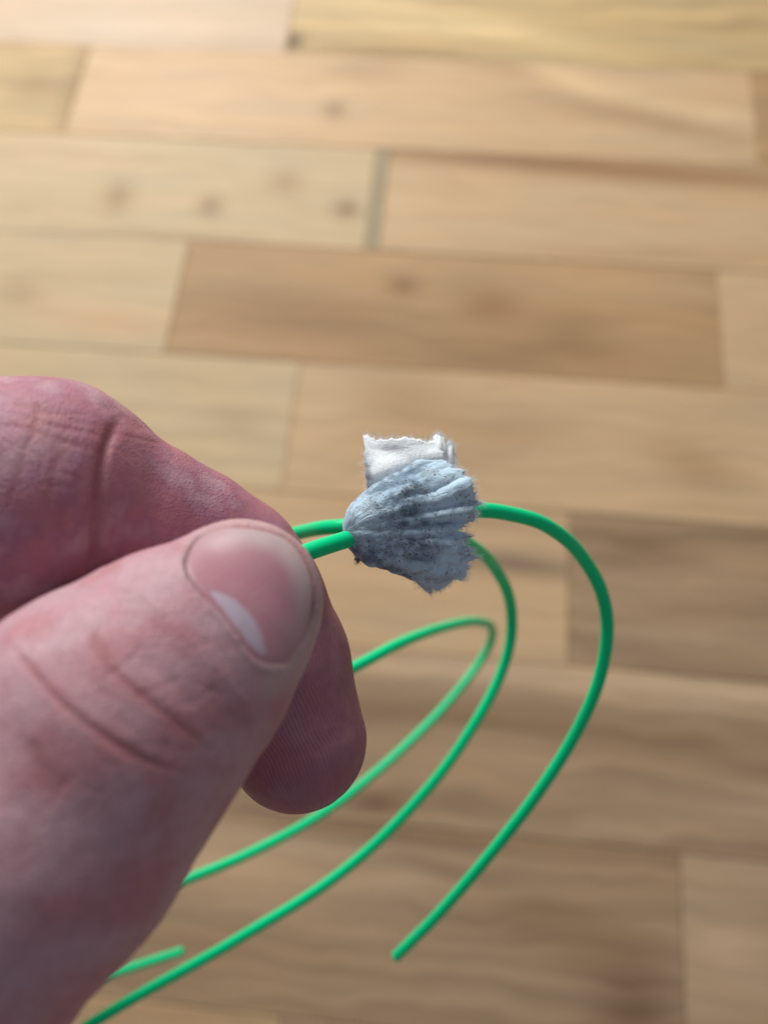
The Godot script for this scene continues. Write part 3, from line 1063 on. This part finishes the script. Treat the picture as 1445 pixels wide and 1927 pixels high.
func build_cloth() -> void:
	var cloth := thing("cloth_scrap", held)
	tag(cloth, "grubby grey and white scrap of torn non-woven cloth threaded on the green lines", "cloth scrap")
	var rough := FastNoiseLite.new()
	rough.seed = 6
	rough.frequency = 1.0
	rough.fractal_octaves = 3
	var smooth_noise := FastNoiseLite.new()
	smooth_noise.seed = 14
	smooth_noise.frequency = 1.0
	smooth_noise.fractal_type = FastNoiseLite.FRACTAL_NONE
	var apex := Vector3(-3.69, -2.10, -1.50)
	var mouth := Vector3(8.32, -0.57, -11.00)
	var axis := (mouth - apex).normalized()
	var length := (mouth - apex).length()
	var up := (Vector3.UP - axis * axis.y).normalized()
	var front := up.cross(axis)
	if front.z < 0.0:
		front = -front
	# the funnel: [angle in degrees from up over the front to down and round the back, radius, reach along the axis, how soon it opens]
	var ribs := [[0, 7.0, 0.72, 0.9], [30, 7.0, 0.92, 0.9], [55, 6.2, 0.97, 0.9], [75, 5.5, 0.98, 0.95], [92, 5.2, 0.95, 1.0], [110, 5.5, 0.87, 1.0], [128, 6.2, 0.97, 1.0], [144, 7.0, 0.98, 1.0], [160, 7.9, 0.90, 1.0], [180, 8.7, 0.84, 1.0], [205, 7.4, 0.9, 0.9], [240, 5.8, 1.0, 0.9], [275, 5.6, 0.95, 0.9], [310, 6.2, 0.95, 0.9], [335, 6.7, 0.8, 0.9]]
	# pleats: [angle, half width, height]
	var pleats := [[82.0, 8.0, 0.6], [97.0, 6.0, -0.55], [54.0, 8.0, 0.25], [44.0, 4.0, -0.35], [128.0, 9.0, 0.4], [116.0, 4.0, -0.35], [152.0, 7.0, 0.3], [20.0, 9.0, 0.3], [69.0, 4.0, -0.2]]
	var smears := [
		[Vector3(7.35, 5.13, -8.00), 2.2, 1.0, -0.3, -0.7], [Vector3(9.54, 2.49, -7.00), 1.0, 2.4, 0.0, -0.5], [Vector3(3.01, 0.22, -5.00), 1.6, 2.2, 0.3, 0.3],
		[Vector3(9.97, -2.31, -5.00), 3.2, 7.0, 0.0, -0.22], [Vector3(0.78, -0.72, -4.00), 3.6, 4.5, 0.0, 0.22],
		[Vector3(7.76, 0.54, -5.00), 2.3, 0.9, 0.12, -0.45], [Vector3(-1.38, -1.01, -2.00), 2.0, 2.0, 0.0, -0.12], [Vector3(2.69, 2.12, -5.00), 2.6, 1.7, 0.4, 0.42], [Vector3(3.07, 4.56, -7.00), 3.2, 0.6, 0.55, 0.6], [Vector3(-0.16, 2.91, -6.00), 1.8, 0.5, 0.55, 0.45],
		[Vector3(5.86, -1.36, -5.00), 3.0, 0.55, 0.05, 0.5], [Vector3(5.22, -3.71, -5.00), 2.8, 0.8, -0.1, 0.5], [Vector3(4.59, -5.35, -5.00), 1.8, 0.7, -0.2, 0.5], [Vector3(-1.87, -4.88, -2.00), 2.0, 0.8, -0.6, 0.6],
		[Vector3(-3.55, -1.49, -1.00), 0.7, 1.0, 0.0, 0.55], [Vector3(-2.06, 5.61, -5.00), 0.5, 1.6, 0.0, 0.6], [Vector3(1.74, -7.06, -5.00), 2.6, 0.7, -0.5, 0.5], [Vector3(8.71, -2.94, -5.00), 1.4, 1.0, 0.0, -0.25], [Vector3(10.06, -5.59, -7.00), 1.5, 1.6, 0.0, -0.8], [Vector3(6.37, -8.59, -8.00), 1.6, 1.2, 0.0, -0.7], [Vector3(0.47, -4.48, -4.00), 2.6, 1.0, -0.3, 0.2],
	]
	var edge_smears := [[Vector3(-2.36, 4.56, -7.00), 0.75, 2.6, 0.0, 0.75], [Vector3(-1.97, 2.49, -7.00), 1.5, 1.5, 0.0, 0.6], [Vector3(0.79, 3.71, -5.00), 2.5, 0.3, 0.5, 0.35]]
	var rows := 44
	var cols := 220
	var grid := []
	var uvs := []
	for i in rows + 1:
		var s := pow(float(i) / rows, 1.5)
		var line := []
		var uline := []
		for j in cols:
			var deg := 360.0 * j / cols
			var b := 0
			while b < ribs.size() - 1 and ribs[b + 1][0] <= deg:
				b += 1
			var nxt: Array = ribs[(b + 1) % ribs.size()]
			var span: float = (nxt[0] if b < ribs.size() - 1 else 360) - ribs[b][0]
			var f: float = (deg - ribs[b][0]) / span
			f = f * f * (3.0 - 2.0 * f)
			var r: float = lerpf(ribs[b][1], nxt[1], f)
			var reach: float = lerpf(ribs[b][2], nxt[2], f)
			var a := deg_to_rad(deg)
			var ca := cos(a)
			var sa := sin(a)
			var torn := 0.085 * rough.get_noise_2d(ca * 4.0 + 20.0, sa * 4.0) + 0.018 * rough.get_noise_2d(ca * 26.0, sa * 22.0 + 7.0)
			reach *= 1.0 + torn * s * s * 1.6
			var swell := pow(s, lerpf(ribs[b][3], nxt[3], f))
			var gather := 0.35 if i == 0 else 1.0
			var rr := r * (0.34 * (1.0 - exp(-s / 0.055)) + 0.66 * swell) + 0.3 * gather - 0.3 * smoothstep(0.0, 0.1, s)
			var q := apex + axis * (length * reach * s - 0.4) + (up * ca + front * sa) * rr
			for pl in pleats:
				rr += pl[2] * exp(-pow((deg - pl[0]) / pl[1], 2.0)) * smoothstep(0.25, 0.85, s)
			rr += s * 1.1 * rough.get_noise_3d(q.x * 0.14, q.y * 0.14, q.z * 0.14) + 0.22 * rough.get_noise_3d(q.x * 0.5 + 30.0, q.y * 0.5, q.z * 0.5) + 0.05 * rough.get_noise_3d(q.x * 1.8, q.y * 1.8, q.z * 1.8)
			line.append(apex + axis * (length * reach * s - 0.5) + (up * ca + front * sa) * rr)
			uline.append(Vector2(deg / 180.0, s * 0.7))
		grid.append(line)
		uvs.append(uline)
	felt = felt_relief()
	var grey_tex := cloth_picture(Color(0.56, 0.75, 0.90), 1.0)
	var white_tex := cloth_picture(Color(0.86, 0.93, 0.995), 0.0)
	var grey := cloth_material(grey_tex)
	var white := cloth_material(white_tex)
	var fibres := SurfaceTool.new()
	fibres.begin(Mesh.PRIMITIVE_TRIANGLES)
	part("funnel", sheet(grid, uvs, 0.3, true, smears), grey, cloth)
	for k in 2600:   # torn rim
		var j := rng.randi() % cols
		var p: Vector3 = grid[rows][j]
		var d: Vector3 = (grid[rows][j] - grid[rows - 4][j]).normalized()
		hair(fibres, p, d + Vector3(rng.randf_range(-0.7, 0.7), rng.randf_range(-0.7, 0.7), rng.randf_range(-0.5, 0.5)), rng.randf_range(0.3, 1.2), 0.016)
	for k in 5500:   # nap
		var i := rng.randi_range(3, rows)
		var j := rng.randi() % cols
		var p: Vector3 = grid[i][j]
		var o := (p - apex - axis * (p - apex).dot(axis)).normalized()
		hair(fibres, p, o * 0.5 + axis * 0.4 + Vector3(rng.randf_range(-0.9, 0.9), rng.randf_range(-0.9, 0.9), rng.randf_range(-0.9, 0.9)), rng.randf_range(0.2, 0.6), 0.012)

	# flaps of the same cloth that stand off the funnel: four corners each (low left, low right, top left, top right), then swell
	var flaps := [
		["white_corner", white, "clean white corner of the cloth", Vector3(-1.95, 1.50, -6.00), Vector3(7.06, 3.84, -8.50), Vector3(-2.41, 9.21, -9.00), Vector3(7.58, 8.59, -11.00), 1.9, 0.5],
		["torn_tuft", white, "", Vector3(5.09, 4.17, -8.50), Vector3(8.28, 3.86, -9.00), Vector3(6.43, 9.46, -11.00), Vector3(7.41, 9.17, -11.50), 0.5, 0.7],
		["torn_tuft", white, "", Vector3(7.23, 3.86, -9.00), Vector3(9.52, 3.42, -9.50), Vector3(8.13, 8.53, -12.00), Vector3(8.81, 8.13, -12.00), 0.4, 0.8],
		["bottom_corner", grey, "", Vector3(1.43, -6.11, -5.00), Vector3(4.91, -4.84, -5.00), Vector3(5.55, -10.27, -11.00), Vector3(9.21, -7.42, -9.00), 0.9, 0.8],
	]
	for q in flaps:
		var rows2 := 26
		var cols2 := 40
		var g := []
		var us := []
		for i in rows2 + 1:
			var y := float(i) / rows2
			var line := []
			var uline := []
			for j in cols2 + 1:
				var x := float(j) / cols2
				var ragged: float = 1.0 + q[8] * (0.16 * rough.get_noise_2d(x * 3.0 + q[7] * 40.0, 3.0) + 0.12 * rough.get_noise_2d(x * 9.0, q[7] * 9.0) * pow(y, 8.0)) * y
				var lx: float = x + 0.05 * q[8] * rough.get_noise_2d(y * 7.0, x * 2.0 + q[7] * 20.0)
				var lo_: Vector3 = q[3].lerp(q[4], lx)
				var hi: Vector3 = q[5].lerp(q[6], lx)
				var p: Vector3 = lo_.lerp(hi, y * ragged)
				p.z += q[7] * sin(x * PI) * (0.4 + 0.6 * sin(y * PI * 0.8)) + 0.7 * smooth_noise.get_noise_2d(x * 1.5 + q[8] * 9.0, y * 1.5)
				line.append(p)
				uline.append(Vector2(x * 0.45 + q[7], y * 0.4))
			g.append(line)
			us.append(uline)
		var o := part(q[0], sheet(g, us, 0.28, false, smears if q[1] == grey else edge_smears), q[1], cloth)
		if q[2]:
			o.set_meta("label", q[2])
		for k in 600:   # nap on the flap
			var p: Vector3 = g[rng.randi() % (rows2 + 1)][rng.randi() % (cols2 + 1)]
			hair(fibres, p, Vector3(rng.randf_range(-1, 1), rng.randf_range(-1, 1), rng.randf_range(0.1, 0.8)), rng.randf_range(0.3, 0.9), 0.014)
		for k in 420:
			var j := rng.randi() % (cols2 + 1)
			var i := rows2
			if rng.randf() < 0.35:
				i = rng.randi() % rows2
				j = 0 if rng.randf() < 0.5 else cols2
			var p: Vector3 = g[i][j]
			var out: Vector3 = (q[5] - q[3]).normalized() if i == rows2 else (p - g[i][cols2 / 2]).normalized()
			hair(fibres, p, out + Vector3(rng.randf_range(-0.8, 0.8), rng.randf_range(-0.8, 0.8), rng.randf_range(-0.6, 0.6)), rng.randf_range(0.3, 1.2), 0.016)
	var fuzz := StandardMaterial3D.new()
	fuzz.resource_name = "fibres"
	fuzz.albedo_color = Color(0.95, 0.97, 0.99)
	fuzz.roughness = 0.9
	part("fibres", fibres.commit(), fuzz, cloth).set_meta("kind", "stuff")
	var soot := StandardMaterial3D.new()
	soot.resource_name = "lint"
	soot.albedo_color = Color(0.33, 0.34, 0.37)
	soot.roughness = 0.95
	var crumb := SurfaceTool.new()
	crumb.begin(Mesh.PRIMITIVE_TRIANGLES)
	for k in 130:
		var o := Vector3(rng.randfn(0.0, 0.15), rng.randfn(0.0, 0.28), rng.randfn(0.0, 0.15))
		hair(crumb, Vector3(-3.05, -5.46, -2.50) + o, Vector3(rng.randf_range(-1, 1), rng.randf_range(-1, 1), rng.randf_range(-1, 1)), rng.randf_range(0.2, 0.4), 0.035)
	for k in 7:
		hair(crumb, Vector3(-2.99, -4.35, -2.50) + Vector3(rng.randf_range(-0.2, 0.2), 0, 0), Vector3(rng.randf_range(-0.3, 0.2), -1, 0), 1.0, 0.03)
	part("lint_speck", crumb.commit(), soot, cloth)
